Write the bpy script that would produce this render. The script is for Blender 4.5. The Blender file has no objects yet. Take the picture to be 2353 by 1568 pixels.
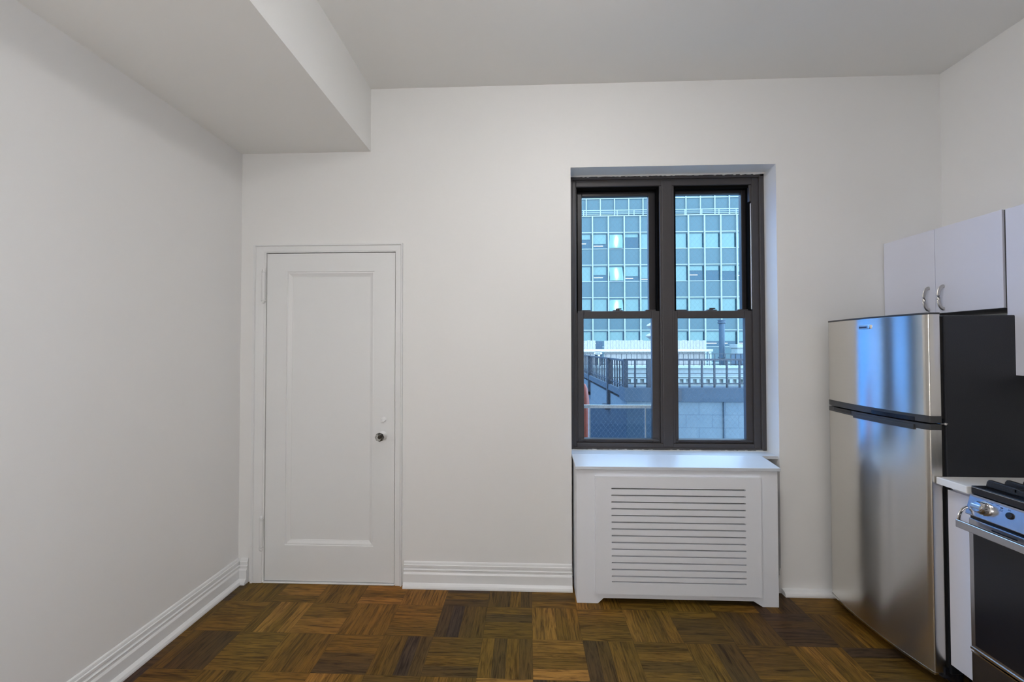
import bpy, bmesh, math, random
from mathutils import Vector, Matrix
random.seed(7)
S = bpy.context.scene
COL = S.collection

# ------------------------------------------------------------------ camera, world, lights
F_PX, YAW, PITCH, ROLL = 941.8, 0.03895, 0.01767, 0.0011
cam_d = bpy.data.cameras.new('camera')
cam_d.sensor_width = 36.0
cam_d.lens = F_PX / 2353.0 * 36.0
cam_d.clip_start = 0.02
cam_d.clip_end = 300
cam = bpy.data.objects.new('camera', cam_d)
COL.objects.link(cam)
cam.location = (0, -2.4838, 1.4366)
cam.rotation_mode = 'XYZ'
_m = Matrix.Rotation(YAW, 4, 'Z') @ Matrix.Rotation(math.pi / 2 + PITCH, 4, 'X') @ Matrix.Rotation(-ROLL, 4, 'Z')
cam.rotation_euler = _m.to_euler()
S.camera = cam

S.view_settings.view_transform = 'Standard'
S.view_settings.look = 'None'
S.view_settings.gamma = 1.0
S.view_settings.exposure = 0.05
S.view_settings.use_curve_mapping = False

W = bpy.data.worlds.new('sky')
S.world = W
W.use_nodes = True
bg = W.node_tree.nodes['Background']
bg.inputs[0].default_value = (0.42, 0.66, 1.0, 1)
bg.inputs[1].default_value = 7.5

SUN_DIR = Vector((.22, -.95, .37)).normalized()      # towards the low sun behind this building
sun_d = bpy.data.lights.new('sun', 'SUN'); sun_d.energy = .9; sun_d.angle = math.radians(.6); sun_d.color = (1, .93, .84)
sun = bpy.data.objects.new('sun', sun_d); COL.objects.link(sun)
sun.rotation_euler = SUN_DIR.to_track_quat('Z', 'Y').to_euler()

LAMP = (0.33, -1.35)
DOME_EMIT, FILL_EMIT = 44.0, 53.0                  # strengths of the ceiling lamp and the added fill globe
LAMP_COL = (1.0, .975, .965)

# ------------------------------------------------------------------ node helpers
class NT:
    def __init__(s, name):
        s.m = bpy.data.materials.new(name); s.m.use_nodes = True
        s.t = s.m.node_tree; s.t.nodes.clear()
        s.out = s.t.nodes.new('ShaderNodeOutputMaterial')
    def n(s, typ, **k):
        o = s.t.nodes.new('ShaderNode' + typ)
        for a, b in k.items():
            if a.startswith('i_'):
                key = a[2:]
                key = int(key) if key.isdigit() else key.replace('_', ' ')
                s.set(o, key, b)
            else: setattr(o, a, b)
        return o
    def set(s, o, key, b):
        if isinstance(b, bpy.types.NodeSocket): s.t.links.new(b, o.inputs[key])
        else: o.inputs[key].default_value = b
    def math(s, op, a, b=None, c=None):
        o = s.n('Math', operation=op)
        s.set(o, 0, a)
        if b is not None: s.set(o, 1, b)
        if c is not None: s.set(o, 2, c)
        return o.outputs[0]
    def mix(s, f, a, b, mode='MIX'):
        o = s.n('Mix', data_type='RGBA', blend_type=mode)
        s.set(o, 0, f); s.set(o, 6, a); s.set(o, 7, b)
        return o.outputs[2]
    def mixf(s, f, a, b):
        o = s.n('Mix', data_type='FLOAT'); s.set(o, 0, f); s.set(o, 2, a); s.set(o, 3, b)
        return o.outputs[0]
    def coord(s, which='Object'):
        return s.n('TexCoord').outputs[which]
    def noise(s, vec, scale, detail=2, rough=.5):
        o = s.n('TexNoise'); s.set(o, 'Vector', vec); s.set(o, 'Scale', scale); s.set(o, 'Detail', detail); s.set(o, 'Roughness', rough)
        return o
    def vmul(s, vec, v):
        o = s.n('VectorMath', operation='MULTIPLY'); s.set(o, 0, vec); s.set(o, 1, v); return o.outputs[0]
    def ramp(s, f, stops):
        o = s.n('ValToRGB'); s.set(o, 0, f); e = o.color_ramp.elements
        while len(e) > 1: e.remove(e[-1])
        e[0].position = stops[0][0]; e[0].color = stops[0][1]
        for p, c in stops[1:]:
            q = e.new(p); q.color = c
        return o.outputs[0]
    def bump(s, h, strength, dist=.01):
        o = s.n('Bump'); s.set(o, 'Height', h); s.set(o, 'Strength', strength); s.set(o, 'Distance', dist)
        return o.outputs[0]
    def done(s, shader):
        s.t.links.new(shader, s.out.inputs[0]); return s.m

def c4(c): return (c[0], c[1], c[2], 1)
def simple(name, col, rough=.5, metal=0., bump=0., bscale=60., var=0., vscale=8., spec=.5, coat=0., emis=None, es=0.):
    t = NT(name); b = t.n('BsdfPrincipled')
    v = t.coord()
    base = c4(col)
    if var:
        nz = t.noise(v, vscale, 4, .6).outputs[0]
        f = t.math('MULTIPLY_ADD', nz, 2 * var, 1 - var)
        cc = t.n('CombineColor'); [t.set(cc, i, f) for i in range(3)]
        base = t.mix(1.0, c4(col), cc.outputs[0], 'MULTIPLY')
    t.set(b, 'Base Color', base); t.set(b, 'Roughness', rough); t.set(b, 'Metallic', metal)
    t.set(b, 'Specular IOR Level', spec); t.set(b, 'Coat Weight', coat)
    if bump: t.set(b, 'Normal', t.bump(t.noise(v, bscale, 3).outputs[0], bump, .003))
    if emis: t.set(b, 'Emission Color', c4(emis)); t.set(b, 'Emission Strength', es)
    return t.done(b.outputs[0])

M = {}
M['wall'] = simple('wall_paint', (.86, .86, .855), .55, bump=.12, bscale=14, var=.012, vscale=3)
M['ceil'] = simple('ceiling_paint', (.88, .88, .86), .75, bump=.08, bscale=12)
M['trim'] = simple('trim_paint', (.84, .85, .855), .32, bump=.10, bscale=30)
M['doorpaint'] = simple('door_paint', (.83, .84, .845), .35, bump=.10, bscale=18, var=.01)
M['cover'] = simple('cover_white', (.85, .875, .93), .38, var=.008)
M['covertop'] = simple('cover_laminate', (.66, .70, .76), .36, spec=.8)
M['cabinet'] = simple('cabinet_white', (.76, .78, .89), .30)
M['counter'] = simple('counter_quartz', (.88, .88, .88), .25, var=.03, vscale=120)
M['sill'] = simple('sill_paint', (.76, .76, .75), .30)
M['frame'] = simple('window_frame_paint', (.055, .051, .054), .45, bump=.15, bscale=40, var=.12, vscale=20)
M['framedark'] = simple('sash_paint_dark', (.016, .015, .018), .4)
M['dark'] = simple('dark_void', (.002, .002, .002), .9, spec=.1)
M['black'] = simple('black_enamel', (.012, .013, .018), .22)
M['grate'] = simple('cast_iron', (.014, .015, .018), .42, bump=.3, bscale=200)
M['fridgeside'] = simple('fridge_side_black', (.014, .016, .021), .42, bump=.25, bscale=400, spec=.4)
M['rubber'] = simple('rubber_black', (.01, .01, .01), .7)
M['darkgrey'] = simple('dark_grey_plastic', (.045, .047, .05), .35)
M['chrome'] = simple('chrome', (.62, .61, .60), .18, metal=1)
M['brush'] = simple('satin_nickel', (.55, .54, .52), .30, metal=1)
M['brass'] = simple('aged_brass', (.05, .04, .03), .35, metal=1)
M['ink'] = simple('printed_ink', (.02, .03, .07), .5)
M['lampglass'] = simple('opal_glass', (.9, .88, .84), .4, emis=LAMP_COL, es=1.6)
M['dome'] = simple('opal_dome', (.9, .88, .84), .4, emis=LAMP_COL, es=DOME_EMIT)
M['globe'] = simple('fill_glow', (.9, .88, .84), .4, emis=LAMP_COL, es=FILL_EMIT)
M['whitemetal'] = simple('white_metal', (.65, .66, .68), .4)

def steel(name, col, r, an, axis='Z'):
    t = NT(name); b = t.n('BsdfPrincipled'); v = t.coord()
    st = t.noise(t.vmul(v, (4, 4, 900)), 1.0, 3, .6).outputs[0]
    t.set(b, 'Base Color', t.mix(st, c4([x * .93 for x in col]), c4([min(1, x * 1.05) for x in col])))
    t.set(b, 'Metallic', 1.0); t.set(b, 'Roughness', r)
    t.set(b, 'Anisotropic', an)
    tg = t.n('Tangent', direction_type='RADIAL', axis=axis)
    t.set(b, 'Tangent', tg.outputs[0]); t.set(b, 'Anisotropic Rotation', .25)
    return t.done(b.outputs[0])
M['steel'] = steel('stainless_door', (.70, .68, .64), .22, .85)
M['steel2'] = steel('stainless_range', (.52, .52, .55), .26, .5)
M['steeldark'] = steel('stainless_drawer', (.20, .20, .23), .34, .4)

def floor_mat():
    t = NT('parquet'); v = t.coord()
    sx = t.n('SeparateXYZ'); t.set(sx, 0, v); X, Y = sx.outputs[0], sx.outputs[1]
    s, gx, gy = .2463, -.0535, -.2507
    u = t.math('DIVIDE', t.math('SUBTRACT', X, gx), s); w = t.math('DIVIDE', t.math('SUBTRACT', Y, gy), s)
    iu, iw = t.math('FLOOR', u), t.math('FLOOR', w)
    fu, fw = t.math('FRACT', u), t.math('FRACT', w)
    par = t.math('FLOORED_MODULO', t.math('ADD', iu, iw), 2.0)
    par = t.math('GREATER_THAN', par, .5)                       # 1: strips run along X
    ac = t.mixf(par, fu, fw); al = t.mixf(par, fw, fu)
    a4 = t.math('MULTIPLY', ac, 4.0); idx = t.math('FLOOR', a4)
    cv = t.n('CombineXYZ'); t.set(cv, 0, iu); t.set(cv, 1, iw); t.set(cv, 2, idx)
    wn = t.n('TexWhiteNoise', noise_dimensions='3D'); t.set(wn, 'Vector', cv.outputs[0]); r1 = wn.outputs[0]
    cb = t.n('CombineXYZ'); t.set(cb, 0, iu); t.set(cb, 1, iw); t.set(cb, 2, 77.3)
    wb = t.n('TexWhiteNoise', noise_dimensions='3D'); t.set(wb, 'Vector', cb.outputs[0]); r2 = wb.outputs[0]
    mixr = t.math('MULTIPLY_ADD', r1, .45, t.math('MULTIPLY', r2, .55))
    col = t.ramp(mixr, [(.10, (.050, .036, .030, 1)), (.26, (.078, .050, .020, 1)), (.45, (.128, .077, .016, 1)), (.66, (.170, .098, .020, 1)), (.82, (.225, .125, .028, 1)), (.95, (.34, .185, .048, 1))])
    gv = t.n('CombineXYZ')
    t.set(gv, 0, t.math('MULTIPLY', al, .8)); t.set(gv, 1, t.math('MULTIPLY', a4, 2.2)); t.set(gv, 2, t.math('MULTIPLY', r1, 37.0))
    g1 = t.noise(gv.outputs[0], 2.0, 6, .62); t.set(g1, 'Distortion', .9)
    gr = t.ramp(g1.outputs[0], [(.32, (.34, .28, .22, 1)), (.43, (.74, .70, .62, 1)), (.52, (1.1, 1.06, .98, 1)), (.72, (1.55, 1.45, 1.25, 1))])
    col = t.mix(1.0, col, gr, 'MULTIPLY')
    gv2 = t.n('CombineXYZ')
    t.set(gv2, 0, t.math('MULTIPLY', al, 3.0)); t.set(gv2, 1, t.math('MULTIPLY', a4, 16.0)); t.set(gv2, 2, t.math('MULTIPLY', r1, 11.0))
    g2 = t.noise(gv2.outputs[0], 2.0, 3, .6).outputs[0]
    gr2 = t.ramp(g2, [(.36, (.50, .46, .42, 1)), (.47, (1, 1, 1, 1)), (.7, (1.15, 1.13, 1.1, 1))])
    col = t.mix(.45, col, gr2, 'MULTIPLY')
    big = t.noise(v, 1.1, 2).outputs[0]
    warm = t.ramp(big, [(.38, (.93, 1.0, .95, 1)), (.66, (1.10, .90, .82, 1))])
    col = t.mix(1.0, col, warm, 'MULTIPLY')
    fr = t.math('FRACT', a4)
    e1 = t.math('LESS_THAN', t.math('MINIMUM', fr, t.math('SUBTRACT', 1.0, fr)), .018)
    e2 = t.math('LESS_THAN', t.math('MINIMUM', al, t.math('SUBTRACT', 1.0, al)), .005)
    e = t.math('MAXIMUM', e1, e2)
    col = t.mix(t.math('MULTIPLY', e, .35), col, (.012, .008, .006, 1))
    b = t.n('BsdfPrincipled'); t.set(b, 'Base Color', col)
    t.set(b, 'Roughness', t.math('MULTIPLY_ADD', g1.outputs[0], .22, .26))
    t.set(b, 'Specular IOR Level', .13)
    t.set(b, 'Normal', t.bump(t.math('SUBTRACT', g2, t.math('MULTIPLY', e, .6)), .18, .002))
    return t.done(b.outputs[0])
M['floor'] = floor_mat()

def glass_mat(name, tint, wire=0., haze=0., cell=.030):
    t = NT(name)
    tr = t.n('BsdfTransparent', i_Color=c4(tint)); gl = t.n('BsdfGlossy', i_Roughness=.03, i_Color=(1, 1, 1, 1))
    fr = t.n('Fresnel', i_IOR=1.45)
    ms = t.n('MixShader'); t.set(ms, 0, t.math('MULTIPLY', fr.outputs[0], .35)); t.set(ms, 1, tr.outputs[0]); t.set(ms, 2, gl.outputs[0])
    sh = ms.outputs[0]
    if wire:
        sx = t.n('SeparateXYZ'); t.set(sx, 0, t.coord()); X, Z = sx.outputs[0], sx.outputs[2]
        k = 1.0 / cell
        l = []
        for sg in (1, -1):
            q = t.math('FRACT', t.math('MULTIPLY', t.math('ADD', X, t.math('MULTIPLY', Z, sg * .8)), k))
            l.append(t.math('LESS_THAN', q, .055))
        f = t.math('MULTIPLY', t.math('MAXIMUM', l[0], l[1]), wire)
        df = t.n('BsdfDiffuse', i_Color=(.5, .6, .65, 1))
        m2 = t.n('MixShader'); t.set(m2, 0, f); t.set(m2, 1, sh); t.set(m2, 2, df.outputs[0]); sh = m2.outputs[0]
    if haze:
        df = t.n('BsdfDiffuse', i_Color=(.3, .42, .52, 1))
        m3 = t.n('MixShader'); t.set(m3, 0, haze); t.set(m3, 1, sh); t.set(m3, 2, df.outputs[0]); sh = m3.outputs[0]
    return t.done(sh)
M['glass'] = glass_mat('wired_window_glass', (.93, .97, .98), wire=.15)
M['mesh'] = glass_mat('dark_insect_mesh', (.50, .58, .66), haze=.12)

def block_mat():
    t = NT('painted_block'); v = t.coord(); sx = t.n('SeparateXYZ'); t.set(sx, 0, v)
    cv = t.n('CombineXYZ'); t.set(cv, 0, t.math('ADD', sx.outputs[0], sx.outputs[1])); t.set(cv, 1, sx.outputs[2])
    br = t.n('TexBrick'); t.set(br, 'Vector', cv.outputs[0]); t.set(br, 'Scale', 1.0)
    t.set(br, 'Brick Width', .40); t.set(br, 'Row Height', .20); t.set(br, 'Mortar Size', .006)
    t.set(br, 'Color1', (0.0736, 0.096, 0.1088, 1)); t.set(br, 'Color2', (0.08, 0.1024, 0.1152, 1)); t.set(br, 'Mortar', (0.036, 0.052, 0.068, 1))
    nz = t.noise(v, 5, 4, .7).outputs[0]
    b = t.n('BsdfPrincipled'); t.set(b, 'Base Color', t.mix(.35, br.outputs[0], t.ramp(nz, [(.3, (0.0576, 0.0768, 0.096, 1)), (.7, (0.1088, 0.128, 0.1344, 1))])))
    t.set(b, 'Roughness', .85)
    return t.done(b.outputs[0])
M['block'] = block_mat()
M['concrete'] = simple('pale_concrete', (0.26, 0.285, 0.265), .85, var=.15, vscale=3)
M['coping'] = simple('dark_coping', (0.022, 0.036, 0.052), .8, var=.25, vscale=4)
M['iron'] = simple('dark_iron', (0.008, 0.012, 0.02), .5)
M['stone'] = simple('grey_limestone', (0.21, 0.235, 0.225), .85, var=.15, vscale=5)
M['fence'] = simple('pale_cedar', (0.34, 0.31, 0.28), .8, var=.25, vscale=14)
M['whitebeam'] = simple('white_painted_wood', (0.56, 0.56, 0.52), .5)
M['spandrel'] = simple('spandrel_glass', (0.043, 0.084, 0.088), .6)
M['mull'] = simple('aluminium_mullion', (0.24, 0.27, 0.26), .5)
M['blind'] = simple('window_blind', (0.128, 0.195, 0.172), .8, var=.08, vscale=1.5)
M['office'] = simple('office_glass', (0.012, 0.046, 0.060), .06)
M['pipe'] = simple('chimney_metal', (0.028, 0.055, 0.08), .6)
M['sidewall'] = simple('blue_reflection_wall', (.08, .25, .50), .85, var=.3, vscale=2)
M['orange'] = simple('orange_plastic', (0.352, 0.0576, 0.0256), .5)
M['ground'] = simple('asphalt', (0.128, 0.1408, 0.1536), .9, var=.2, vscale=1)
M['brickout'] = simple('outer_brick', (0.16, 0.128, 0.1088), .9, var=.2, vscale=8)

# ------------------------------------------------------------------ mesh helpers
WL = {}
def box(bm, x0, x1, y0, y1, z0, z1):
    vs = [bm.verts.new((x, y, z)) for x in (x0, x1) for y in (y0, y1) for z in (z0, z1)]
    for f in ((0, 1, 3, 2), (4, 6, 7, 5), (0, 4, 5, 1), (2, 3, 7, 6), (0, 2, 6, 4), (1, 5, 7, 3)):
        bm.faces.new([vs[i] for i in f])
    return bm
def B(*a):
    bm = bmesh.new()
    if a:
        if isinstance(a[0], (tuple, list)):
            for q in a: box(bm, *q)
        else: box(bm, *a)
    return bm
def prism(bm, pts, axis, a, b):
    """extrude a 2-D polygon along axis between a and b; pts are the other two coordinates in x,y,z order"""
    def P(p, t):
        return {'x': (t, p[0], p[1]), 'y': (p[0], t, p[1]), 'z': (p[0], p[1], t)}[axis]
    A = [bm.verts.new(P(p, a)) for p in pts]; C = [bm.verts.new(P(p, b)) for p in pts]
    n = len(pts)
    bm.faces.new(A); bm.faces.new(list(reversed(C)))
    for i in range(n): bm.faces.new((A[i], C[i], C[(i + 1) % n], A[(i + 1) % n]))
    return bm
def cyl(bm, p, q, r, r2=None, n=24):
    p, q = Vector(p), Vector(q); d = q - p
    m = Matrix.Translation((p + q) / 2) @ d.to_track_quat('Z', 'Y').to_matrix().to_4x4()
    bmesh.ops.create_cone(bm, cap_ends=True, segments=n, radius1=r, radius2=r if r2 is None else r2, depth=d.length, matrix=m)
    return bm
def lathe(bm, c, d, prof, n=32):
    """revolve (distance along d, radius) pairs about the axis d through c"""
    d = Vector(d).normalized(); q = d.to_track_quat('Z', 'Y'); c = Vector(c)
    rings = []
    for h, r in prof:
        if r < 1e-6: rings.append([bm.verts.new(c + d * h)])
        else: rings.append([bm.verts.new(c + q @ Vector((r * math.cos(a), r * math.sin(a), h))) for a in [2 * math.pi * i / n for i in range(n)]])
    for A, C in zip(rings, rings[1:]):
        for i in range(n):
            j = (i + 1) % n
            v = [A[i % len(A)], A[j % len(A)], C[j % len(C)], C[i % len(C)]]
            u = []
            for w in v:
                if w not in u: u.append(w)
            if len(u) > 2: bm.faces.new(u)
    return bm
def tube(bm, pts, r, n=12, ry=None):
    pts = [Vector(p) for p in pts]; rings = []
    for i, p in enumerate(pts):
        d = (pts[min(i + 1, len(pts) - 1)] - pts[max(i - 1, 0)]).normalized()
        q = d.to_track_quat('Z', 'Y')
        rings.append([bm.verts.new(p + q @ Vector((r * math.cos(2 * math.pi * k / n), (ry or r) * math.sin(2 * math.pi * k / n), 0))) for k in range(n)])
    for A, C in zip(rings, rings[1:]):
        for i in range(n): bm.faces.new((A[i], A[(i + 1) % n], C[(i + 1) % n], C[i]))
    bm.faces.new(list(reversed(rings[0]))); bm.faces.new(rings[-1])
    return bm
def obj(name, bm, mat, parent=None, bev=0., seg=2, smooth=False):
    bmesh.ops.recalc_face_normals(bm, faces=bm.faces)
    if parent is not None: o0 = WL[parent.name]
    else:
        xs = [v.co for v in bm.verts]
        o0 = Vector(((min(v.x for v in xs) + max(v.x for v in xs)) / 2, (min(v.y for v in xs) + max(v.y for v in xs)) / 2, min(v.z for v in xs)))
    bmesh.ops.translate(bm, verts=bm.verts, vec=-o0)
    me = bpy.data.meshes.new(name); bm.to_mesh(me); bm.free()
    me.materials.append(M[mat])
    if smooth:
        for p in me.polygons: p.use_smooth = True
        try: me.set_sharp_from_angle(angle=math.radians(40))
        except Exception: pass
    o = bpy.data.objects.new(name, me); COL.objects.link(o)
    if parent is not None: o.parent = parent
    else: o.location = o0
    WL[o.name] = o0
    if bev:
        b = o.modifiers.new('bevel', 'BEVEL'); b.width = bev; b.segments = seg; b.limit_method = 'ANGLE'; b.angle_limit = math.radians(40)
    return o
def root(name, loc, label=None, cat=None, group=None, kind=None):
    o = bpy.data.objects.new(name, None); COL.objects.link(o); o.location = loc; o.empty_display_size = .1
    WL[o.name] = Vector(loc)
    if label: o['label'] = label
    if cat: o['category'] = cat
    if group: o['group'] = group
    if kind: o['kind'] = kind
    return o
def tag(o, label=None, cat=None, group=None, kind=None):
    if label: o['label'] = label
    if cat: o['category'] = cat
    if group: o['group'] = group
    if kind: o['kind'] = kind
    return o
def struct(name, bm, mat, parent=None, **k):
    o = obj(name, bm, mat, parent, **k)
    if parent is None: o['kind'] = 'structure'
    return o
def copy_obj(o, parent, dx=0, dy=0, dz=0):
    c = o.copy(); COL.objects.link(c); c.parent = parent; c.location = (o.location[0] + dx, o.location[1] + dy, o.location[2] + dz)
    return c

# ------------------------------------------------------------------ room shell
XL, XR, ZC, ZS, XS = -1.788, 2.426, 3.0485, 2.657, -.972
YB = -5.0                                           # wall behind the camera
WX0, WX1, WZ0, WZ1, WY = .2605, 1.478, .797, 2.535, .14
DX0, DX1, DZ = -1.626, -.812, 2.031
struct('floor', B(XL - .2, XR + .2, YB - .2, .4, -.12, 0), 'floor')
ceil_o = struct('ceiling', B(XL - .2, XR + .2, YB - .2, .4, ZC, ZC + .15), 'ceil')
struct('soffit', B(XL, XS, YB, 0, ZS, ZC), 'ceil', ceil_o)
struct('wall_left', B(XL - .2, XL, YB, 0, 0, ZC), 'wall')
struct('wall_right', B(XR, XR + .2, YB, 0, 0, ZC), 'wall')
struct('wall_front', B(XL - .2, XR + .2, YB - .2, YB, 0, ZC), 'wall')
wb = struct('wall_back', B(
    (XL - .2, DX0, 0, .22, 0, ZC), (DX0, DX1, 0, .22, DZ, ZC), (DX1, WX0, 0, .22, 0, ZC),
    (WX0, WX1, 0, .22, WZ1, ZC), (WX1, XR + .2, 0, .22, 0, ZC), (WX0, WX1, WY, .22, 0, WZ0 - .012),
    (DX0, DX1, .10, .22, 0, DZ)), 'wall')
struct('outer_brick', B((XL - .2, .08, .22, .27, -6, 5), (1.70, XR + .2, .22, .27, -6, 5), (.08, 1.70, .22, .27, -6, .74), (.08, 1.70, .22, .27, 2.66, 5)), 'brickout', wb)

# baseboards: extruded profile (protrusion, height)
PROF = [(0, 0), (.040, 0), (.040, .008), (.036, .018), (.028, .026), (.022, .030), (.022, .078), (.019, .084), (.0155, .088), (.0155, .098), (.018, .1005),
        (.018, .103), (.010, .105), (.010, .113), (.013, .116), (.013, .128), (.008, .131), (.008, .134), (.006, .142), (.002, .147), (0, .147)]
SHOE = [(0, 0), (.040, 0), (.040, .008), (.036, .018), (.028, .026), (.012, .030), (0, .030)]
struct('baseboard_left', prism(bmesh.new(), [(XL + p, z) for p, z in PROF], 'y', YB, 0), 'trim')
struct('baseboard_back', prism(bmesh.new(), [(-p, z) for p, z in PROF], 'x', -.752, WX0 - .0), 'trim')
struct('baseboard_back', prism(bmesh.new(), [(-p, z) for p, z in PROF], 'x', XL + .02, -1.722), 'trim')
struct('baseboard_back', prism(bmesh.new(), [(-p, z) for p, z in SHOE], 'x', WX1 + .002, XR), 'trim')
struct('baseboard_right', prism(bmesh.new(), [(WX1 - p * .7, z) for p, z in PROF], 'y', 0, WY), 'trim')

# ------------------------------------------------------------------ door
d1 = root('door_1', ((DX0 + DX1) / 2, 0, 0), kind='structure')
G = .0035
px0, px1, pz0, pz1 = -1.497, -.945, .228, 1.914            # outer edge of the panel moulding
sx0, sx1, sz0, sz1 = DX0 + G, DX1 - G, .012, DZ - G
bm = B((sx0, px0, .001, .036, sz0, sz1), (px1, sx1, .001, .036, sz0, sz1), (px0, px1, .001, .036, sz0, pz0), (px0, px1, .001, .036, pz1, sz1))
slab = obj('door_slab', bm, 'doorpaint', d1)
# moulding ring: sloped frame between the face and the sunk panel
def ring(bm, r0, y0, r1, y1):
    a = [(r0[0], r0[2]), (r0[1], r0[2]), (r0[1], r0[3]), (r0[0], r0[3])]
    b = [(r1[0], r1[2]), (r1[1], r1[2]), (r1[1], r1[3]), (r1[0], r1[3])]
    A = [bm.verts.new((x, y0, z)) for x, z in a]; C = [bm.verts.new((x, y1, z)) for x, z in b]
    for i in range(4): bm.faces.new((A[i], A[(i + 1) % 4], C[(i + 1) % 4], C[i]))
def inset(r, d): return (r[0] + d, r[1] - d, r[2] + d, r[3] - d)
R0 = (px0, px1, pz0, pz1)
bm = bmesh.new()
ring(bm, R0, .001, inset(R0, .002), .006); ring(bm, inset(R0, .002), .006, inset(R0, .010), .005)
ring(bm, inset(R0, .010), .005, inset(R0, .026), .013); ring(bm, inset(R0, .026), .013, inset(R0, .030), .014)
ring(bm, inset(R0, .030), .014, inset(R0, .031), .016)
obj('panel_moulding', bm, 'doorpaint', d1)
obj('panel', B(px0 - .005, px1 + .005, .016, .030, pz0 - .005, pz1 + .005), 'doorpaint', d1)
# casing with bead and back band
def casing(bm, inner, outer):
    for a, b, y in ((0, .006, -.004), (.006, .80, -.010), (.80, 1, -.018)):
        pass
CW_L, CW_R, CW_T = .082, .046, .052
bm = bmesh.new()
def casing_ring(bm, f0, f1, ya, yb):
    """one step of the casing, from fraction f0 to f1 of its width"""
    L0, L1 = DX0 - CW_L * f0, DX0 - CW_L * f1
    Rr0, Rr1 = DX1 + CW_R * f0, DX1 + CW_R * f1
    T0, T1 = DZ + CW_T * f0, DZ + CW_T * f1
    pts = [((L0, 0), (L1, 0)), ((L0, T0), (L1, T1)), ((Rr0, T0), (Rr1, T1)), ((Rr0, 0), (Rr1, 0))]
    A = [bm.verts.new((p[0][0], ya, p[0][1])) for p in pts]; C = [bm.verts.new((p[1][0], yb, p[1][1])) for p in pts]
    for i in range(3): bm.faces.new((A[i], A[i + 1], C[i + 1], C[i]))
steps = [(0, .03), (0, -.004), (.10, -.005), (.12, -.008), (.74, -.010), (.78, -.007), (.82, -.015), (.96, -.015), (1.0, -.010), (1.0, 0)]
for (f0, y0), (f1, y1) in zip(steps, steps[1:]): casing_ring(bm, f0, f1, y0, y1)
obj('door_casing', bm, 'trim', d1)
obj('threshold', B(DX0, DX1, -.012, .05, 0, .008), 'sill', d1, bev=.003)
for zz in (.302, 1.824):
    h = obj('hinge', tube(bmesh.new(), [(DX0 - .010, -.013, zz - .085), (DX0 - .010, -.013, zz + .085)], .0105), 'trim', d1, smooth=True)
    bm = bmesh.new()
    for s_ in (-1, 1):
        cyl(bm, (DX0 - .010, -.013, zz + s_ * .086), (DX0 - .010, -.013, zz + s_ * .092), .0125, n=16)
        bmesh.ops.create_icosphere(bm, subdivisions=2, radius=.0095, matrix=Matrix.Translation((DX0 - .010, -.013, zz + s_ * .099)))
    obj('hinge_finial', bm, 'trim', h, smooth=True)
    obj('hinge_leaf', B(DX0 - .028, DX0 - .004, -.006, .001, zz - .088, zz + .088), 'trim', h, bev=.002)
KX, KZ = -.887, .905
kn = obj('door_knob', lathe(bmesh.new(), (KX, 0, KZ), (0, -1, 0), [(.040, 0), (.040, .013), (.048, .024), (.058, .0275), (.066, .024), (.071, .014), (.0715, 0)], n=8), 'chrome', d1)
kn['label'] = 'faceted glass knob with dark metal centre'
t = NT('knob_glass'); b_ = t.n('BsdfPrincipled', i_Base_Color=(.9, .92, .9, 1), i_Roughness=.03, i_IOR=1.45); t.set(b_, 'Transmission Weight', 1.0); M['knobglass'] = t.done(b_.outputs[0])
kn.data.materials[0] = M['knobglass']
obj('knob_centre', lathe(bmesh.new(), (KX, 0, KZ), (0, -1, 0), [(.038, 0), (.038, .011), (.050, .012), (.062, .009), (.064, 0)]), 'brass', kn, smooth=True)
obj('rosette', lathe(bmesh.new(), (KX, 0, KZ), (0, -1, 0), [(-.002, .027), (.003, .027), (.007, .021), (.010, .014), (.040, .011), (.041, 0)]), 'trim', d1, smooth=True)
bm = lathe(bmesh.new(), (KX + .004, 0, 1.002), (0, -1, 0), [(-.002, .016), (.003, .016), (.007, .010), (.009, 0)])
obj('keyhole_cover', bm, 'trim', d1, smooth=True)
bm = bmesh.new(); prism(bm, [(KX - .013, .993), (KX + .018, 1.000), (KX + .014, .990), (KX - .008, .984)], 'y', -.016, 0)
obj('keyhole_flap', bm, 'trim', d1, bev=.002)

# ------------------------------------------------------------------ window
w1 = root('window_1', ((WX0 + WX1) / 2, WY, WZ0), kind='structure')
FX0, FX1, FZ0, FZ1 = .268, 1.478, .797, 2.531
Y0 = .135
# brick-mould frame
bm = B((FX0, .308, Y0, .24, FZ0, FZ1), (.300, .3195, .150, .24, .838, 2.468), (1.408, FX1, Y0, .24, FZ0, FZ1), (.308, 1.408, Y0, .24, 2.468, FZ1), (.308, 1.408, Y0, .24, FZ0, .838))
obj('window_frame', bm, 'frame', w1, bev=.005, seg=3)
bm = B((FX0, FX0 + .018, Y0 - .012, Y0 + .02, FZ0, FZ1), (FX1 - .030, FX1, Y0 - .012, Y0 + .02, FZ0, FZ1), (FX0, FX1, Y0 - .012, Y0 + .02, FZ1 - .022, FZ1), (FX0, FX1, Y0 - .010, Y0 + .02, FZ0, FZ0 + .014))
obj('frame_moulding', bm, 'frame', w1, bev=.006, seg=3)
obj('window_mullion', B((.835, .926, Y0, .24, .838, 2.468), (.848, .912, Y0 - .004, Y0 + .02, .815, 2.50)), 'frame', w1, bev=.004)
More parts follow.
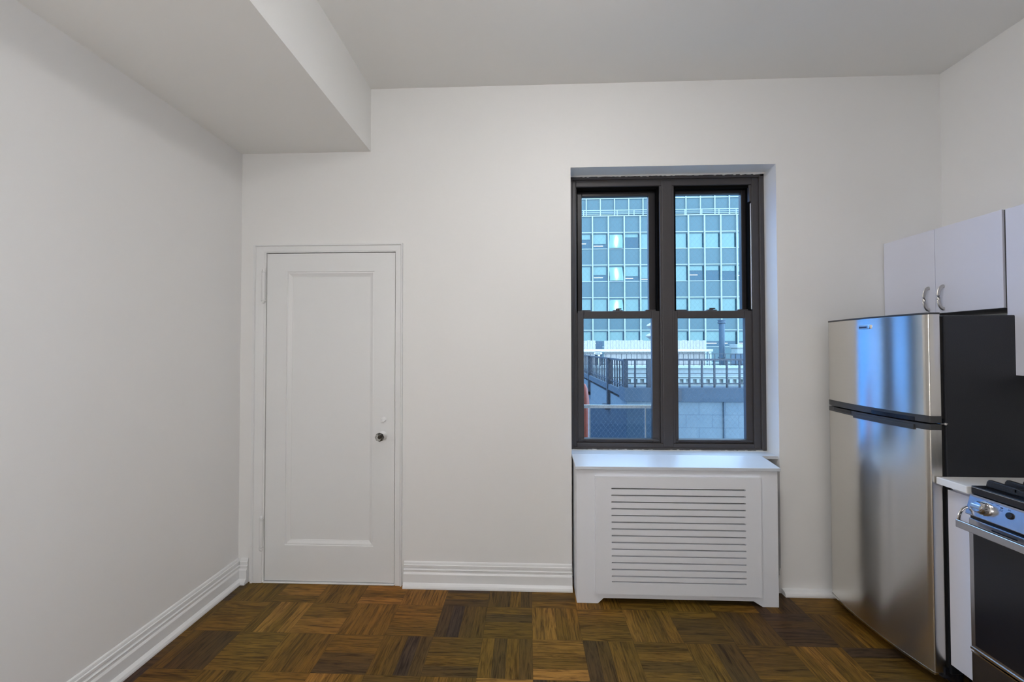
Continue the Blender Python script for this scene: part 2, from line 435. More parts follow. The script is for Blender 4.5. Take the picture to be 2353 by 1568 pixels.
# exposed jamb tracks of the upper sashes
bm = B((.312, .320, .150, .24, 1.66, 2.46), (.822, .835, .150, .24, 1.66, 2.46), (.926, .940, .150, .24, 1.66, 2.46), (1.396, 1.408, .150, .24, 1.66, 2.46),
       (.312, .835, .150, .19, 2.452, 2.468), (.926, 1.408, .150, .19, 2.452, 2.468))
obj('sash_track', bm, 'dark', w1)
bays = ((.318, .836, .3565, .787), (.924, 1.412, .9495, 1.3665))
for i, (a0, a1, g0, g1) in enumerate(bays):
    # lower sash, inner track
    s0 = obj('lower_sash', B((a0, g0, .148, .182, .838, 1.673), (g1, a1, .148, .182, .838, 1.673), (g0, g1, .148, .182, 1.626, 1.673), (g0, g1, .148, .182, .838, .863)), 'frame', w1, bev=.004)
    obj('lift_rail', B((a0 + .012, a1 - .012, .136, .150, .852, .862)), 'frame', s0, bev=.003)
    obj('pane', B(g0 - .004, g1 + .004, .163, .167, .858, 1.630), 'glass', s0)
    # upper sash, outer track
    u0, u1 = (.352, .781) if i == 0 else (.9465, 1.369)
    top = 2.424 if i == 0 else 2.431
    s1 = obj('upper_sash', B((a0, u0, .188, .222, 1.655, 2.468), (u1, a1, .188, .222, 1.655, 2.468), (u0, u1, .188, .222, top, 2.468), (u0, u1, .188, .222, 1.640, 1.672)), 'framedark', w1, bev=.003)
    obj('pane', B(u0 - .004, u1 + .004, .203, .207, 1.668, top + .004), 'glass', s1)
    cx = (a0 + a1) / 2
    bm = B((cx - .030, cx + .030, .160, .190, 1.673, 1.680)); cyl(bm, (cx, .175, 1.679), (cx, .175, 1.688), .013, n=16); box(bm, cx - .012, cx + .022, .165, .172, 1.684, 1.692)
    obj('sash_lock', bm, 'frame', s0)
    bm = B((a0 + .022, a0 + .085, .155, .182, 1.673, 1.681), (a1 - .085, a1 - .022, .155, .182, 1.673, 1.681)); obj('sash_guide', bm, 'frame', s0, bev=.002)
obj('weatherstrip', B(1.4035, 1.4055, .140, .150, 1.68, 2.35), 'sill', w1)
obj('sash_stop', B(1.394, 1.408, .137, .160, 2.36, 2.466), 'frame', w1, bev=.003)
# ragged caulk line round the frame
bm = bmesh.new()
n = 90
for k in range(n):
    x0 = FX0 + (FX1 - FX0) * k / n; x1 = FX0 + (FX1 - FX0) * (k + 1) / n
    box(bm, x0, x1, Y0 - .020, Y0 - .002, WZ0 - .004, WZ0 + .002 + random.random() ** 2 * .004)
    box(bm, x0, x1, Y0 - .016, Y0 - .002, FZ1 - .004 - random.random() ** 2 * .005, WZ1)
obj('caulk', bm, 'sill', w1)
obj('window_stool', B((WX0, WX1, .0125, WY + .02, .777, .797)), 'covertop', w1, bev=.003)

# radiator cover -------------------------------------------------------------
rc = root('radiator_cover', (.83, -.07, 0), 'white boxed radiator cover with slotted front standing below the window', 'radiator cover')
cx0, cx1, cy, cyb = .273, 1.386, -.135, .060
legw = .118
bm = bmesh.new()
# face frame with angled leg cut-outs
ft = .018
prism(bm, [(cx0, 0), (cx0 + legw, 0), (cx0 + legw + .032, .030), (cx1 - legw + .002 - .022, .030), (cx1 - legw + .030, 0), (cx1, 0), (cx1, .752), (cx0, .752)], 'y', cy, cy + ft)
obj('front_frame', bm, 'cover', rc, bev=.0015)
obj('side_panel', B(cx0, cx0 + .016, cy + ft, cyb, 0, .752), 'cover', rc)
obj('side_panel', B(cx1 - .016, cx1, cy + ft, cyb, 0, .752), 'cover', rc)
gx0, gx1, gz0, gz1 = .376, 1.288, .062, .716
slx0, slx1 = .466, 1.203
slots = [.648 - i * .0374 for i in range(14)] + [.131]
bm = bmesh.new(); gy0, gy1 = cy - .016, cy
sh = .0072
box(bm, gx0, slx0, gy0, gy1, gz0, gz1); box(bm, slx1, gx1, gy0, gy1, gz0, gz1)
prev = gz1
for z in slots:
    box(bm, slx0, slx1, gy0, gy1, z + sh / 2, prev); prev = z - sh / 2
box(bm, slx0, slx1, gy0, gy1, gz0, prev)
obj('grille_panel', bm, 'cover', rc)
obj('slot_shade', B(slx0 - .01, slx1 + .01, cy - .0015, cy - .0005, .11, .67), 'dark', rc)  # black sheet stands in for the shade behind the grille slots
bm = bmesh.new(); prism(bm, [(.264, .012), (.266, -.150), (1.396, -.150), (1.383, .012)], 'z', .752, .770)
for v in bm.verts: v.co.z += (v.co.y + .150) * .027 / .162      # the lid rises a little towards the stool
obj('cover_top', bm, 'covertop', rc, bev=.002)

# ------------------------------------------------------------------ refrigerator
fr = root('refrigerator', (2.08, -.36, 0), 'stainless top freezer refrigerator with black sides in the corner under the wall cabinet', 'refrigerator')
FY0, FY1 = -.642, -.062
def fx(y): return 1.697 + .36 * (y + .325) ** 2
def door_bm(z0, z1, dx=0., y0=FY0, y1=FY1, back=1.780, r=.004):
    n = 28; pts = []
    for k in range(n + 1):
        y = y0 + r + (y1 - y0 - 2 * r) * k / n; pts.append((fx(y) + dx, y))
    pts = [(fx(y0) + dx + r, y0), (fx(y0) + dx + .3 * r, y0 + .3 * r)] + pts + [(fx(y1) + dx + .3 * r, y1 - .3 * r), (fx(y1) + dx + r, y1), (back, y1), (back, y0)]
    return prism(bmesh.new(), pts, 'z', z0, z1)
obj('body', B(1.795, 2.41, -.645, -.065, .045, 1.577), 'fridgeside', fr, bev=.004)
obj('gasket', B((1.778, 1.797, -.636, -.068, .07, 1.100), (1.778, 1.797, -.636, -.068, 1.13, 1.57)), 'rubber', fr)
fd = obj('freezer_door', door_bm(1.141, 1.583), 'steel', fr, bev=.0015, smooth=True)
obj('door_cap', door_bm(1.583, 1.590, -.001), 'darkgrey', fd, smooth=True)
obj('door_trim', door_bm(1.113, 1.141, -.0015), 'darkgrey', fd, smooth=True)
md = obj('fridge_door', door_bm(.050, 1.082), 'steel', fr, bev=.0015, smooth=True)
obj('door_trim', door_bm(1.082, 1.106, -.0015), 'darkgrey', md, smooth=True)
obj('bottom_trim', door_bm(.042, .050, -.002), 'chrome', md, smooth=True)
# pocket handles: dark recesses in the trims and a grip lip
def curved(z0, z1, ya, yb, dxa, dxb):
    n = 14; pts = [(fx(ya + (yb - ya) * k / n) + dxa, ya + (yb - ya) * k / n) for k in range(n + 1)]
    pts += [(fx(yb + (ya - yb) * k / n) + dxb, yb + (ya - yb) * k / n) for k in range(n + 1)]
    return prism(bmesh.new(), pts, 'z', z0, z1)
obj('handle_pocket', curved(1.112, 1.130, -.585, -.385, -.0035, .01), 'black', fd)
obj('handle_pocket', curved(1.090, 1.106, -.255, -.115, -.0035, .01), 'black', md)
lip = obj('handle_lip', curved(1.074, 1.096, -.585, -.275, -.008, .01), 'darkgrey', md, bev=.002)
obj('lip_edge', curved(1.0725, 1.0745, -.585, -.275, -.0085, .01), 'chrome', lip)
# badge: raised plate, script line and small shield
bp = obj('badge', curved(1.531, 1.551, -.388, -.318, -.004, .002), 'brush', fd, bev=.001)
obj('badge_lettering', curved(1.536, 1.543, -.366, -.321, -.005, -.003), 'ink', bp)
bm = bmesh.new(); prism(bm, [(-.386, 1.548), (-.376, 1.550), (-.376, 1.538), (-.381, 1.532), (-.386, 1.538)], 'x', fx(-.38) - .007, fx(-.38) - .003)
obj('badge_shield', bm, 'chrome', bp)
bm = B(1.770, 1.80, -.648, -.630, 1.108, 1.111); cyl(bm, (1.790, -.647, 1.105), (1.790, -.647, 1.114), .0045, n=14)
obj('hinge', bm, 'chrome', fr)
obj('kick_plate', B(1.80, 1.82, -.64, -.07, .008, .045), 'black', fr)
bm = B((1.756, 1.783, -.656, -.620, .036, .041), (1.770, 1.783, -.648, -.630, .041, .075)); obj('bottom_hinge', bm, 'black', fr)
for y in (-.61, -.10):
    for x in (1.85, 2.36): obj('foot', cyl(bmesh.new(), (x, y, 0), (x, y, .046), .022, n=16), 'black', fr)

# ------------------------------------------------------------------ wall cabinets
def pull(cab_door, y, z0, z1, x):
    pts = []
    n = 16
    for k in range(n + 1):
        a = math.pi * k / n; z = z0 + (z1 - z0) * (1 - math.cos(a)) / 2
        pts.append((x - .004 - .027 * math.sin(a) ** .8, y, z))
    return obj('handle', tube(bmesh.new(), pts, .0035, ry=.0085), 'brush', cab_door, smooth=True)
def wall_cabinet(y0, y1, z0, z1, label):
    r = root('wall_cabinet', (2.25, (y0 + y1) / 2, z0), label, 'cabinet', 'white wall cabinets on the right wall')
    obj('carcass', B(2.108, XR - .001, y1, y0, z0, z1), 'cabinet', r)
    mid = (y0 + y1) / 2
    d1_ = obj('cabinet_door', B(2.087, 2.106, mid + .0012, y0 - .002, z0, z1), 'cabinet', r, bev=.001)
    d2_ = obj('cabinet_door', B(2.087, 2.106, y1 + .002, mid - .0012, z0, z1), 'cabinet', r, bev=.001)
    return r, d1_, d2_, mid
r1, a, b, mid = wall_cabinet(-.003, -.607, 1.612, 2.046, 'short white two-door wall cabinet directly above the refrigerator')
pull(a, -.277, 1.632, 1.746, 2.087); pull(b, -.352, 1.632, 1.746, 2.087)
obj('gap_shade', B(2.095, 2.110, -.6155, -.607, 1.612, 2.043), 'darkgrey', r1)  # dark strip stands in for the shaded gap between the two cabinets
r2, a, b, mid = wall_cabinet(-.616, -1.226, 1.318, 2.043, 'tall white wall cabinet cut off by the right edge of the photo')
pull(a, mid + .03, 1.35, 1.464, 2.087); pull(b, mid - .03, 1.35, 1.464, 2.087)

# ------------------------------------------------------------------ base filler cabinet and worktop
fc = root('base_cabinet', (2.1, -.712, 0), 'narrow white base cabinet squeezed between the refrigerator and the range', 'cabinet')
obj('carcass', B(1.806, XR - .001, -.768, -.656, .095, .853), 'cabinet', fc)
obj('front_panel', B(1.787, 1.805, -.769, -.654, .095, .832), 'cabinet', fc, bev=.001)
obj('toe_kick', B(1.86, XR - .001, -.768, -.654, 0, .095), 'dark', fc)
ct = obj('countertop', B(1.747, XR - .001, -.770, -.6465, .854, .884), 'counter', bev=.003)
tag(ct, 'white stone countertop strip on the narrow cabinet beside the refrigerator', 'countertop')

# ------------------------------------------------------------------ range
rg = root('gas_range', (2.08, -1.155, 0), 'stainless gas range with black cooktop right of the narrow white cabinet', 'stove')
RY0, RY1 = -1.535, -.775
obj('body', B(1.79, 2.41, RY0, RY1, .06, .858), 'steel2', rg)
for y in (RY0 + .05, RY1 - .05):
    for x in (1.85, 2.36): obj('foot', cyl(bmesh.new(), (x, y, 0), (x, y, .06), .02, n=16), 'black', rg)
cook = obj('cooktop', B(1.757, 2.41, RY0, RY1, .859, .890), 'black', rg, bev=.004, seg=3)
obj('edge_trim', B(1.7563, 1.7575, RY0 + .003, RY1 - .003, .8845, .8865), 'chrome', cook)
bm = bmesh.new()
prism(bm, [(1.753, .858), (1.752, .850), (1.733, .782), (1.735, .779), (1.79, .779), (1.79, .858)], 'y', RY0, RY1)
cp = obj('control_panel', bm, 'steel2', rg, bev=.0015)
obj('panel_edge', B(1.751, 1.753, RY0, RY1, .8565, .8585), 'chrome', cp)
nrm = Vector((-.97, 0, .27)).normalized()
def on_panel(y, z):                                   # point of the sloped face
    return Vector((1.752 - (.850 - z) * (.019 / .068), y, z))
def knob(y, z):
    c = on_panel(y, z)
    k = obj('knob', lathe(bmesh.new(), c, nrm, [(0, .027), (.004, .027), (.006, .024), (.030, .0205), (.033, .018), (.034, 0)]), 'chrome', cp, smooth=True)
    q = nrm.to_track_quat('Z', 'Y').to_matrix().to_4x4()
    bm = bmesh.new(); box(bm, -.008, .008, -.018, .018, .030, .037)
    bmesh.ops.transform(bm, verts=bm.verts, matrix=Matrix.Translation(c) @ q @ Matrix.Rotation(math.pi / 2, 4, 'Z'))
    obj('knob_grip', bm, 'brush', k, bev=.003)
knob(-.836, .820)
for y in (-1.02, -1.155, -1.29, -1.474): knob(y, .820)
bt = obj('igniter_button', lathe(bmesh.new(), on_panel(-.918, .826), nrm, [(0, .0125), (.003, .0125), (.006, .010), (.007, 0)]), 'black', cp, smooth=True)
# small printed legends on the panel (unreadable dashes)
bm = bmesh.new()
for y, z, w, h in ((-.848, .8485, .022, .0014), (-.874, .8475, .012, .0014), (-.888, .843, .007, .0045), (-.888, .8365, .010, .0012), (-.888, .8325, .009, .0012), (-.912, .8455, .008, .001), (-.912, .8425, .008, .001)):
    p = on_panel(y, z); box(bm, p.x - .0009, p.x + .002, y - w / 2, y + w / 2, z - h / 2, z + h / 2)
obj('panel_print', bm, 'ink', cp)
obj('vent_gap', B(1.752, 1.79, RY0 + .002, RY1 - .002, .764, .779), 'black', rg)
dr = obj('oven_door', B((1.745, 1.788, RY0 + .002, RY1 - .002, .252, .764)), 'steel2', rg, bev=.002)
obj('oven_window', B(1.7425, 1.747, RY0 + .028, RY1 - .020, .274, .715), 'black', dr)
obj('door_edge', B(1.7415, 1.746, RY0 + .002, RY1 - .002, .252, .260), 'chrome', dr)
bm = B(1.743, 1.747, RY0 + .03, RY1 - .03, .738, .760)
obj('top_rail', bm, 'steel2', dr)
for k in range(5):
    y = RY1 - .12 - k * .12
    obj('vent_slot', B(1.7415, 1.744, y - .045, y + .035, .746, .751), 'black', dr)
hb = obj('handle', B(1.694, 1.708, RY0 + .006, RY1 - .001, .727, .757), 'steel2', dr, bev=.003, seg=3)
for y in (RY1 - .012, RY0 + .030):
    bm = bmesh.new()
    pts = []
    for k in range(11):
        a = math.pi / 2 * k / 10
        pts.append((1.735 - .034 * math.sin(a), y + .004, .806 - .052 * (1 - math.cos(a))))
    tube(bm, pts, .0026, ry=.006)
    obj('handle_bracket', bm, 'chrome', hb, smooth=True)
dw = obj('drawer', B(1.746, 1.79, RY0 + .002, RY1 - .002, .070, .242), 'steeldark', rg, bev=.002)
obj('drawer_edge', B(1.7445, 1.748, RY0 + .002, RY1 - .002, .2395, .2435), 'chrome', dw)
obj('kick_plate', B(1.80, 1.82, RY0 + .01, RY1 - .01, .01, .068), 'black', rg)
# grates
for gy0_, gy1_ in ((RY1 - .020, -1.150), (-1.160, RY0 + .020)):
    bm = bmesh.new()
    for k in range(9):
        x = 1.792 + k * .068
        prism(bm, [(gy0_, .893), (gy0_ - .004, .912), (gy0_ - .010, .921), (gy0_ - .10, .918), (gy0_ - .12, .914), (gy1_ + .12, .914), (gy1_ + .10, .918), (gy1_ + .010, .921), (gy1_ + .004, .912), (gy1_, .893)], 'x', x, x + .015)
    for y in (gy0_ - .10, (gy0_ + gy1_) / 2, gy1_ + .10): box(bm, 1.792, 1.792 + 8 * .068 + .015, y - .006, y + .006, .900, .916)
    obj('burner_grate', bm, 'grate', rg, bev=.003)
for x in (1.90, 2.22):
    for y in (-.96, -1.35):
        obj('burner', lathe(bmesh.new(), (x, y, .888), (0, 0, 1), [(0, .05), (.006, .048), (.008, .035), (.014, .033), (.015, 0)]), 'black', rg, smooth=True)

# ------------------------------------------------------------------ ceiling lamp and added fill globe
r = root('ceiling_lamp', (LAMP[0], LAMP[1], ZC - .1), 'opal drum lamp on the ceiling in front of the window', 'lamp')
obj('lamp_base', lathe(bmesh.new(), (LAMP[0], LAMP[1], ZC), (0, 0, -1), [(0, 0), (0, .165), (.085, .170), (.088, .165), (.080, .160), (.030, 0)]), 'whitemetal', r, smooth=True)
obj('lamp_shade', lathe(bmesh.new(), (LAMP[0], LAMP[1], ZC), (0, 0, -1), [(.081, .160), (.120, .160), (.150, .12), (.165, .06), (.169, 0)]), 'dome', r, smooth=True)
GX, GY, GZ = -.75, -3.10, 1.55
r = root('fill_globe', (GX, GY, GZ), 'unseen glowing globe added behind the camera as fill light for the room', 'lamp')  # fill light added out of view, shaped as a hanging globe
obj('canopy', lathe(bmesh.new(), (GX, GY, ZC), (0, 0, -1), [(0, 0), (0, .06), (.025, .05), (.03, 0)]), 'whitemetal', r, smooth=True)
obj('cord', cyl(bmesh.new(), (GX, GY, ZC - .02), (GX, GY, GZ + .15), .004, n=8), 'whitemetal', r)
obj('lamp_shade', lathe(bmesh.new(), (GX, GY, GZ), (0, 0, 1), [(-.16 * math.cos(math.pi * k / 14), .16 * math.sin(math.pi * k / 14) if 0 < k < 14 else 0) for k in range(15)]), 'globe', r, smooth=True)

# ------------------------------------------------------------------ outside: guard frame and orange marker
sg = root('window_guard', (.60, .30, .74), 'white metal guard frame with dark mesh outside the lower left sash', 'window guard')
obj('top_bar', B(.34, .90, .292, .308, 1.034, 1.055), 'whitemetal', sg)
obj('upright', B(.406, .417, .293, .307, .74, 1.034), 'whitemetal', sg)
obj('upright', B(.778, .786, .293, .307, .74, 1.034), 'whitemetal', sg)
obj('mesh_panel', B(.417, .90, .299, .301, .745, 1.034), 'mesh', sg)
bm = bmesh.new(); lathe(bm, (.462, 1.0, -.2), (0, 0, 1), [(0, 0), (0, .075), (.75, .062), (1.12, .058), (1.22, .050), (1.30, .038), (1.335, .022), (1.34, 0)], n=20)
oc = obj('orange_bollard', bm, 'orange', smooth=True)
tag(oc, 'orange plastic tapered post outside the left edge of the window', 'bollard')
t_ = obj('roof_ledge', B(-3, 3.2, .40, 1.6, -.6, -.2), 'concrete'); tag(t_, 'pale concrete ledge under the orange post outside the window', 'ledge'); 

# near terrace wall (block) with coping -----------------------------------------
tw = root('terrace_wall', (3.5, 4.15, -6), 'painted block wall with dark coping below the nearer iron railing', 'wall')
obj('block_wall', B((1.54, 8.5, 4.0, 4.3, -6, .606), (1.54, 1.84, 4.3, 11.0, -6, .60)), 'block', tw)
obj('coping', B((1.50, 8.5, 3.96, 4.34, .606, .815), (1.50, 1.88, 4.34, 11.0, .66, .765)), 'coping', tw)
obj('downpipe', cyl(bmesh.new(), (3.02, 3.985, -3), (3.02, 3.985, .60), .009, n=12), 'coping', tw)
tr_ = root('terrace_railing', (3.5, 4.1, .815), 'nearer dark iron railing turning a corner on the block wall', 'railing')
obj('top_rail', B((1.52, 8.4, 4.08, 4.13, 1.238, 1.268), (1.52, 1.57, 4.08, 11.0, 1.225, 1.255)), 'iron', tr_)
obj('bottom_rail', B((1.56, 8.4, 4.09, 4.12, .87, .885), (1.53, 1.56, 4.1, 11.0, .83, .845), (1.56, 8.4, 4.095, 4.115, 1.03, 1.04)), 'iron', tr_)
bal = obj('baluster', B(2.5484 - .012, 2.5484 + .012, 4.093, 4.117, .81, 1.24), 'iron', tr_)
for k in [-4.38] + list(range(-2, 30)):
    if k: copy_obj(bal, tr_, dx=k * .194)
bal2 = obj('baluster', B(1.535, 1.555, 4.30, 4.32, .76, 1.23), 'iron', tr_)
for k in range(1, 33): copy_obj(bal2, tr_, dy=k * .195)
for (x, y, z) in ((1.545, 4.10, .75), (1.915, 4.10, .40), (1.535, 5.33, .36), (1.535, 7.78, .29), (1.535, 10.3, .3)):
    w_ = .035 if y < 5 else .05
    obj('post', B(x - w_, x + w_, y - .05 if y > 5 else y - .03, y + .05 if y > 5 else y + .03, z, 1.25), 'iron', tr_)
for y in (5.33, 7.78, 10.3): obj('post_bracket', B(1.44, 1.54, y - .05, y + .25, .28, .36), 'iron', tr_)
# solid dark panels hung under the front railing
obj('solid_panel', B(1.93, 2.36, 3.93, 3.955, .62, .80), 'iron', tr_)

# cornice parapet with brackets -----------------------------------------------------
cpp = root('cornice_parapet', (5, 12, -6), 'grey stone parapet with a row of cornice brackets behind the near railing', 'parapet')
obj('wall_face', B(-3, 16, 12.05, 12.5, -6, .80), 'stone', cpp)
obj('cap', B(-3, 16, 11.93, 12.55, .74, .82), 'concrete', cpp)
obj('moulding', B((-3, 16, 11.98, 12.06, .42, .48), (-3, 16, 11.96, 12.06, .355, .385), (-3, 16, 12.0, 12.06, .10, .13), (-3, 16, 11.98, 12.06, .02, .05)), 'stone', cpp)
br0 = obj('cornice_bracket', B(2.0, 2.09, 11.94, 12.06, .20, .352), 'stone', cpp)
for k in range(1, 55): copy_obj(br0, cpp, dx=k * .225)
rr = root('roof_railing', (5, 12.2, .82), 'thin iron railing on the stone parapet behind the near railing', 'railing')
obj('top_rail', B(-2, 8.0, 12.19, 12.21, 1.222, 1.242), 'iron', rr)
obj('bottom_rail', B(-2, 8.0, 12.19, 12.21, .86, .872), 'iron', rr)
b3 = obj('baluster', B(-1.95, -1.935, 12.193, 12.207, .82, 1.23), 'iron', rr)
for k in range(1, 55): copy_obj(b3, rr, dx=k * .181)
obj('lattice_panel', B(7.15, 8.0, 12.21, 12.24, .84, 1.22), 'pipe', rr)
# cedar screen
ff = root('cedar_fence', (3.5, 14, .3), 'pale cedar board fence standing on the roof behind the parapet', 'fence')
bm = bmesh.new(); x = -2.0
while x < 6.98:
    w_ = .10 + random.random() * .03
    if not (2.70 < x + w_ / 2 < 3.05): box(bm, x, min(x + w_ - .008, 6.99), 14.0, 14.03, .3, 1.73 + random.random() * .03)
    x += w_
obj('boards', bm, 'fence', ff)
obj('opening_backing', B(2.72, 2.98, 14.08, 14.10, .3, 1.72), 'pipe', ff)  # dark blue sheet added behind the opening in the boards
obj('post', B(6.95, 7.02, 14.03, 14.1, .3, 1.74), 'whitebeam', ff)
pg = root('white_pergola_beam', (3.5, 13.9, .3), 'white painted beam on posts in front of the cedar fence', 'beam')
obj('beam', B(-2, 7.22, 13.82, 13.94, 1.30, 1.392), 'whitebeam', pg)
for x in (7.12, 2.82): obj('post', B(x - .05, x + .05, 13.84, 13.93, .3, 1.30), 'whitebeam', pg)
rd = obj('roof_surface', B(-3, 16, 12.5, 17.0, .1, .3), 'concrete'); tag(rd, 'flat roof behind the stone parapet carrying fence and flue', 'roof')
# oval sign
sgn = root('oval_sign', (2.432, 11.88, 1.18), 'small oval sign on the roof railing seen in the left pane', 'sign')
bm = bmesh.new()
ov = [(2.432 + .16 * math.copysign(abs(math.cos(a)) ** .7, math.cos(a)), 1.262 + .052 * math.copysign(abs(math.sin(a)) ** .7, math.sin(a))) for a in [2 * math.pi * k / 32 for k in range(32)]]
prism(bm, ov, 'y', 11.88, 11.90); obj('sign_board', bm, 'whitebeam', sgn)
bm = bmesh.new()
for i in range(32):
    a, b = ov[i], ov[(i + 1) % 32]
    tube(bm, [(a[0], 11.875, a[1]), (b[0], 11.875, b[1])], .010, n=6)
obj('sign_border', bm, 'pipe', sgn)
bm = bmesh.new()
for k in range(5): box(bm, 2.345 + k * .036, 2.368 + k * .036, 11.872, 11.88, 1.245, 1.28)
obj('sign_lettering', bm, 'pipe', sgn)
obj('sign_post', B((2.33, 2.35, 11.90, 11.92, .82, 1.25), (2.51, 2.53, 11.90, 11.92, .82, 1.25)), 'iron', sgn)
# flue and pillar
fl = root('metal_flue', (7.32, 12.95, .3), 'dark cylindrical flue with a cap rising above the roof at the right', 'chimney')
obj('flue_pipe', lathe(bmesh.new(), (7.322, 13.3, .3), (0, 0, 1), [(0, 0), (0, .10), (.75, .10), (.76, .14), (.80, .14), (.81, .10), (2.08, .10), (2.08, 0)]), 'pipe', fl, smooth=True)
obj('flue_cap', lathe(bmesh.new(), (7.322, 13.3, 2.36), (0, 0, 1), [(0, 0), (0, .115), (.02, .145), (.05, .145), (.05, .12), (.10, .12), (.105, .145), (.14, .145), (.15, 0)]), 'pipe', fl, smooth=True)
pl = root('stone_pillar', (7.75, 12.7, .3), 'pale square stone pillar with a flat cap beside the flue', 'pillar')
obj('shaft', B(7.52, 8.05, 12.55, 13.0, .3, 1.44), 'concrete', pl)
obj('cap', B(7.48, 8.13, 12.48, 13.07, 1.44, 1.575), 'concrete', pl, bev=.01)
# tiered finial tower
tt = root('tiered_finial', (5.65, 16, .3), 'pale stepped stone finial behind the window mullion', 'finial')
bm = bmesh.new()
lathe(bm, (5.70, 16, .3), (0, 0, 1), [(0, 0), (0, .42), (1.05, .42), (1.10, .48), (1.20, .42), (1.28, .30), (1.55, .30), (1.66, .46), (1.72, .44), (1.80, .28), (2.0, .26), (2.12, .42), (2.17, .40), (2.28, .22), (2.45, .18), (2.9, .05), (3.1, 0)], n=8)
obj('finial_stone', bm, 'fence', tt)

# ------------------------------------------------------------------ office building across the street
ob = root('office_building', (16, 45, -14), 'pale blue glass office block filling the view through the window', 'building')
BX0, BX1, SP, OR = -10.2466, 38.44, 1.7386, 7.138
FY = 43.0
nmul = int((BX1 - BX0) / SP)
obj('core', B(BX0, BX1 + .2, FY + 1.2, 60, -14, 16.0), 'office', ob)
mu = obj('mullion', B(OR - 10 * SP - .07, OR - 10 * SP + .07, FY - .16, FY + .02, -14, 16.05), 'mull', ob)
for k in range(1, 29): copy_obj(mu, ob, dx=k * SP)
rows = [(12.42 - 3.61 * k, 14.02 - 3.60 * k) for k in range(7)]
spb = None
for k, (zl, zh) in enumerate(rows):
    top = 16.04 if k == 0 else rows[k - 1][0]
    obj('spandrel', B((BX0, BX1, FY + .02, FY + .12, zh + .24, top - .05)), 'spandrel', ob)
    obj('transom', B((BX0, BX1, FY - .05, FY + .05, zh + .14, zh + .24), (BX0, BX1, FY - .03, FY + .05, top - .06, top + .02)), 'mull', ob)
    obj('window_head', B((BX0, BX1, FY + .02, FY + .12, zh, zh + .14)), 'spandrel', ob)
rng = random.Random(3)
lens = {}
# (column, row): lowered length of the blind as a share of the window height
special = {(-1, 0): .35, (0, 0): .66, (1, 0): .72, (2, 0): .22, (3, 0): 1., (5, 0): 1., (6, 0): 1., (7, 0): .97, (8, 0): 1.,
           (-1, 1): 1., (0, 1): .55, (1, 1): .62, (2, 1): .66, (3, 1): .80, (5, 1): 1., (6, 1): .30, (7, 1): .30, (8, 1): .34, (9, 1): .4,
           (4, 0): 1., (4, 1): 1.}
hot_panes = []
for r, (zl, zh) in enumerate(rows):
    for c in range(-10, 18):
        x0 = OR + c * SP + .07; x1 = x0 + SP - .14
        main = (-3 <= c <= 12 and r < 6)
        if not main: continue
        p = obj('window_pane', B(x0, x1, FY + .10, FY + .13, zl, zh), 'office', ob)
        if c == 1 and r < 3: hot_panes.append((x0, x1, zl, zh, p)); 
        L = special.get((c, r), 1.0 if rng.random() < .72 else rng.choice((.3, .5, .75)))
        if r == 2: L = 1.0
        if r >= 3: L = .62
        obj('blind', B(x0 + .04, x1 - .16, FY + .06, FY + .09, zh - (zh - zl) * L, zh), 'blind', p)
        if 0 < L < .9 and rng.random() < .7:
            bm = bmesh.new()
            zz = zl + (zh - zl) * (1 - L) * .55
            box(bm, x0 + .1, x0 + .1 + rng.uniform(.5, 1.1), FY + .07, FY + .09, zz, zz + .05)
            obj('office_light', bm, 'lampglass', p)
bm = bmesh.new()
for r, (zl, zh) in enumerate(rows):
    for c in range(-10, 18):
        if -3 <= c <= 12 and r < 6: continue
        x0 = OR + c * SP + .07; x1 = x0 + SP - .14
        box(bm, x0, x1, FY + .06, FY + .13, zl, zh)
o_ = obj('window_pane', bm, 'blind', ob); o_['kind'] = 'stuff'
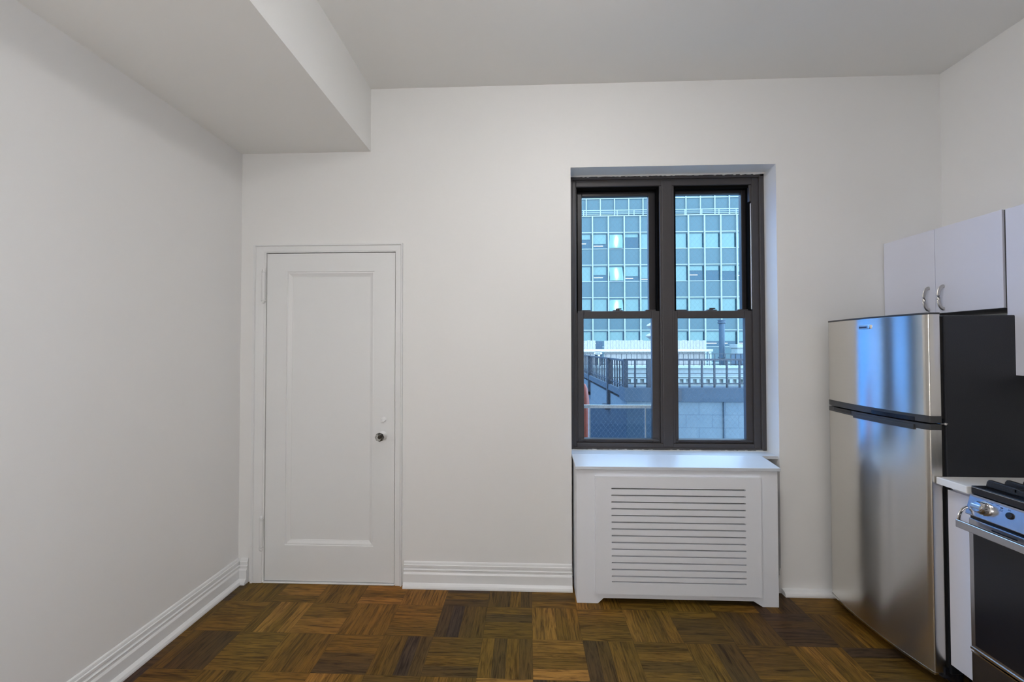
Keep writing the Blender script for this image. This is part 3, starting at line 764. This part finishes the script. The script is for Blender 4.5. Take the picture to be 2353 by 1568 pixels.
# bowed mirror panes added before the windows, angled to throw sun glints at the camera
M['glint'] = simple('glint_mirror', (.12, .18, .185), .15, metal=1)  # metallic mirror for the added glint panes
for x0, x1, zl, zh, p in hot_panes:
    c = Vector(((x0 + x1) / 2, FY - .10, (zl + zh) / 2)); h = (SUN_DIR + (cam.location - c).normalized()).normalized()
    up = Vector((0, 0, 1)); rt = up.cross(h).normalized(); up = h.cross(rt)
    bm = bmesh.new(); n = 12; ww = .74; hh = (zh - zl) / 2 - .06
    def G(i, j, th):
        a_, b_ = -ww + 2 * ww * i / n, -hh + 2 * hh * j / n
        return c + rt * (a_ + .03 * math.sin(b_ * 3 + zl)) + up * b_ - h * (a_ * a_ / (2 * 4.5) + b_ * b_ / (2 * 15.0) + th)
    F_ = [[bm.verts.new(G(i, j, 0)) for j in range(n + 1)] for i in range(n + 1)]
    K_ = [[bm.verts.new(G(i, j, .012)) for j in range(n + 1)] for i in range(n + 1)]
    for i in range(n):
        for j in range(n):
            bm.faces.new((F_[i][j], F_[i + 1][j], F_[i + 1][j + 1], F_[i][j + 1])); bm.faces.new((K_[i][j + 1], K_[i + 1][j + 1], K_[i + 1][j], K_[i][j]))
    for i in range(n):
        for q in (0, n):
            bm.faces.new((F_[i][q], F_[i + 1][q], K_[i + 1][q], K_[i][q])); bm.faces.new((F_[q][i], F_[q][i + 1], K_[q][i + 1], K_[q][i]))
    obj('glint_pane', bm, 'glint', p, smooth=True)
# roof terrace railing of the setback
bm = B((BX0, BX1, FY - .02, FY + .02, 16.66, 16.73), (BX0, BX1, FY - .02, FY + .02, 16.45, 16.49), (BX0, BX1, FY - .02, FY + .02, 16.25, 16.29), (BX0, BX1, FY - .1, FY + .2, 16.0, 16.10))
for k in range(28): box(bm, 6.2 - 9 * 1.84 + k * 1.84 - .04, 6.2 - 9 * 1.84 + k * 1.84 + .04, FY - .03, FY + .03, 16.1, 16.73)
obj('setback_railing', bm, 'mull', ob)
obj('upper_storeys', B(BX0, BX1, 47.1, 60, 16.0, 30), 'office', ob)
obj('upper_spandrel', B((BX0, BX1, 47.0, 47.1, 17.5, 19.37), (BX0, BX1, 47.0, 47.1, 21.1, 23.0), (BX0, BX1, 47.0, 47.1, 24.7, 26.6)), 'spandrel', ob)
bm = bmesh.new()
for k in range(-10, 17): box(bm, 8.72 + k * 1.69 - .06, 8.72 + k * 1.69 + .06, 46.85, 47.0, 16.0, 30)
box(bm, BX0, BX1, 46.9, 47.0, 19.37, 19.5)
obj('upper_mullion', bm, 'mull', ob)['kind'] = 'stuff'
nb = root('reflection_block', (-15, 17, -14), 'long blue block added out of view left of the window for the refrigerator to reflect', 'building')  # unseen block added to colour the reflection in the refrigerator doors
obj('side_wall', B(-20, -11, .41, 34, -14, 10), 'sidewall', nb)
obj('wall_cap', B(-20.1, -10.9, .41, 34.1, 10, 10.3), 'coping', nb)
g_ = struct('ground', B(-40, 60, .4, 70, -14.2, -14), 'ground')
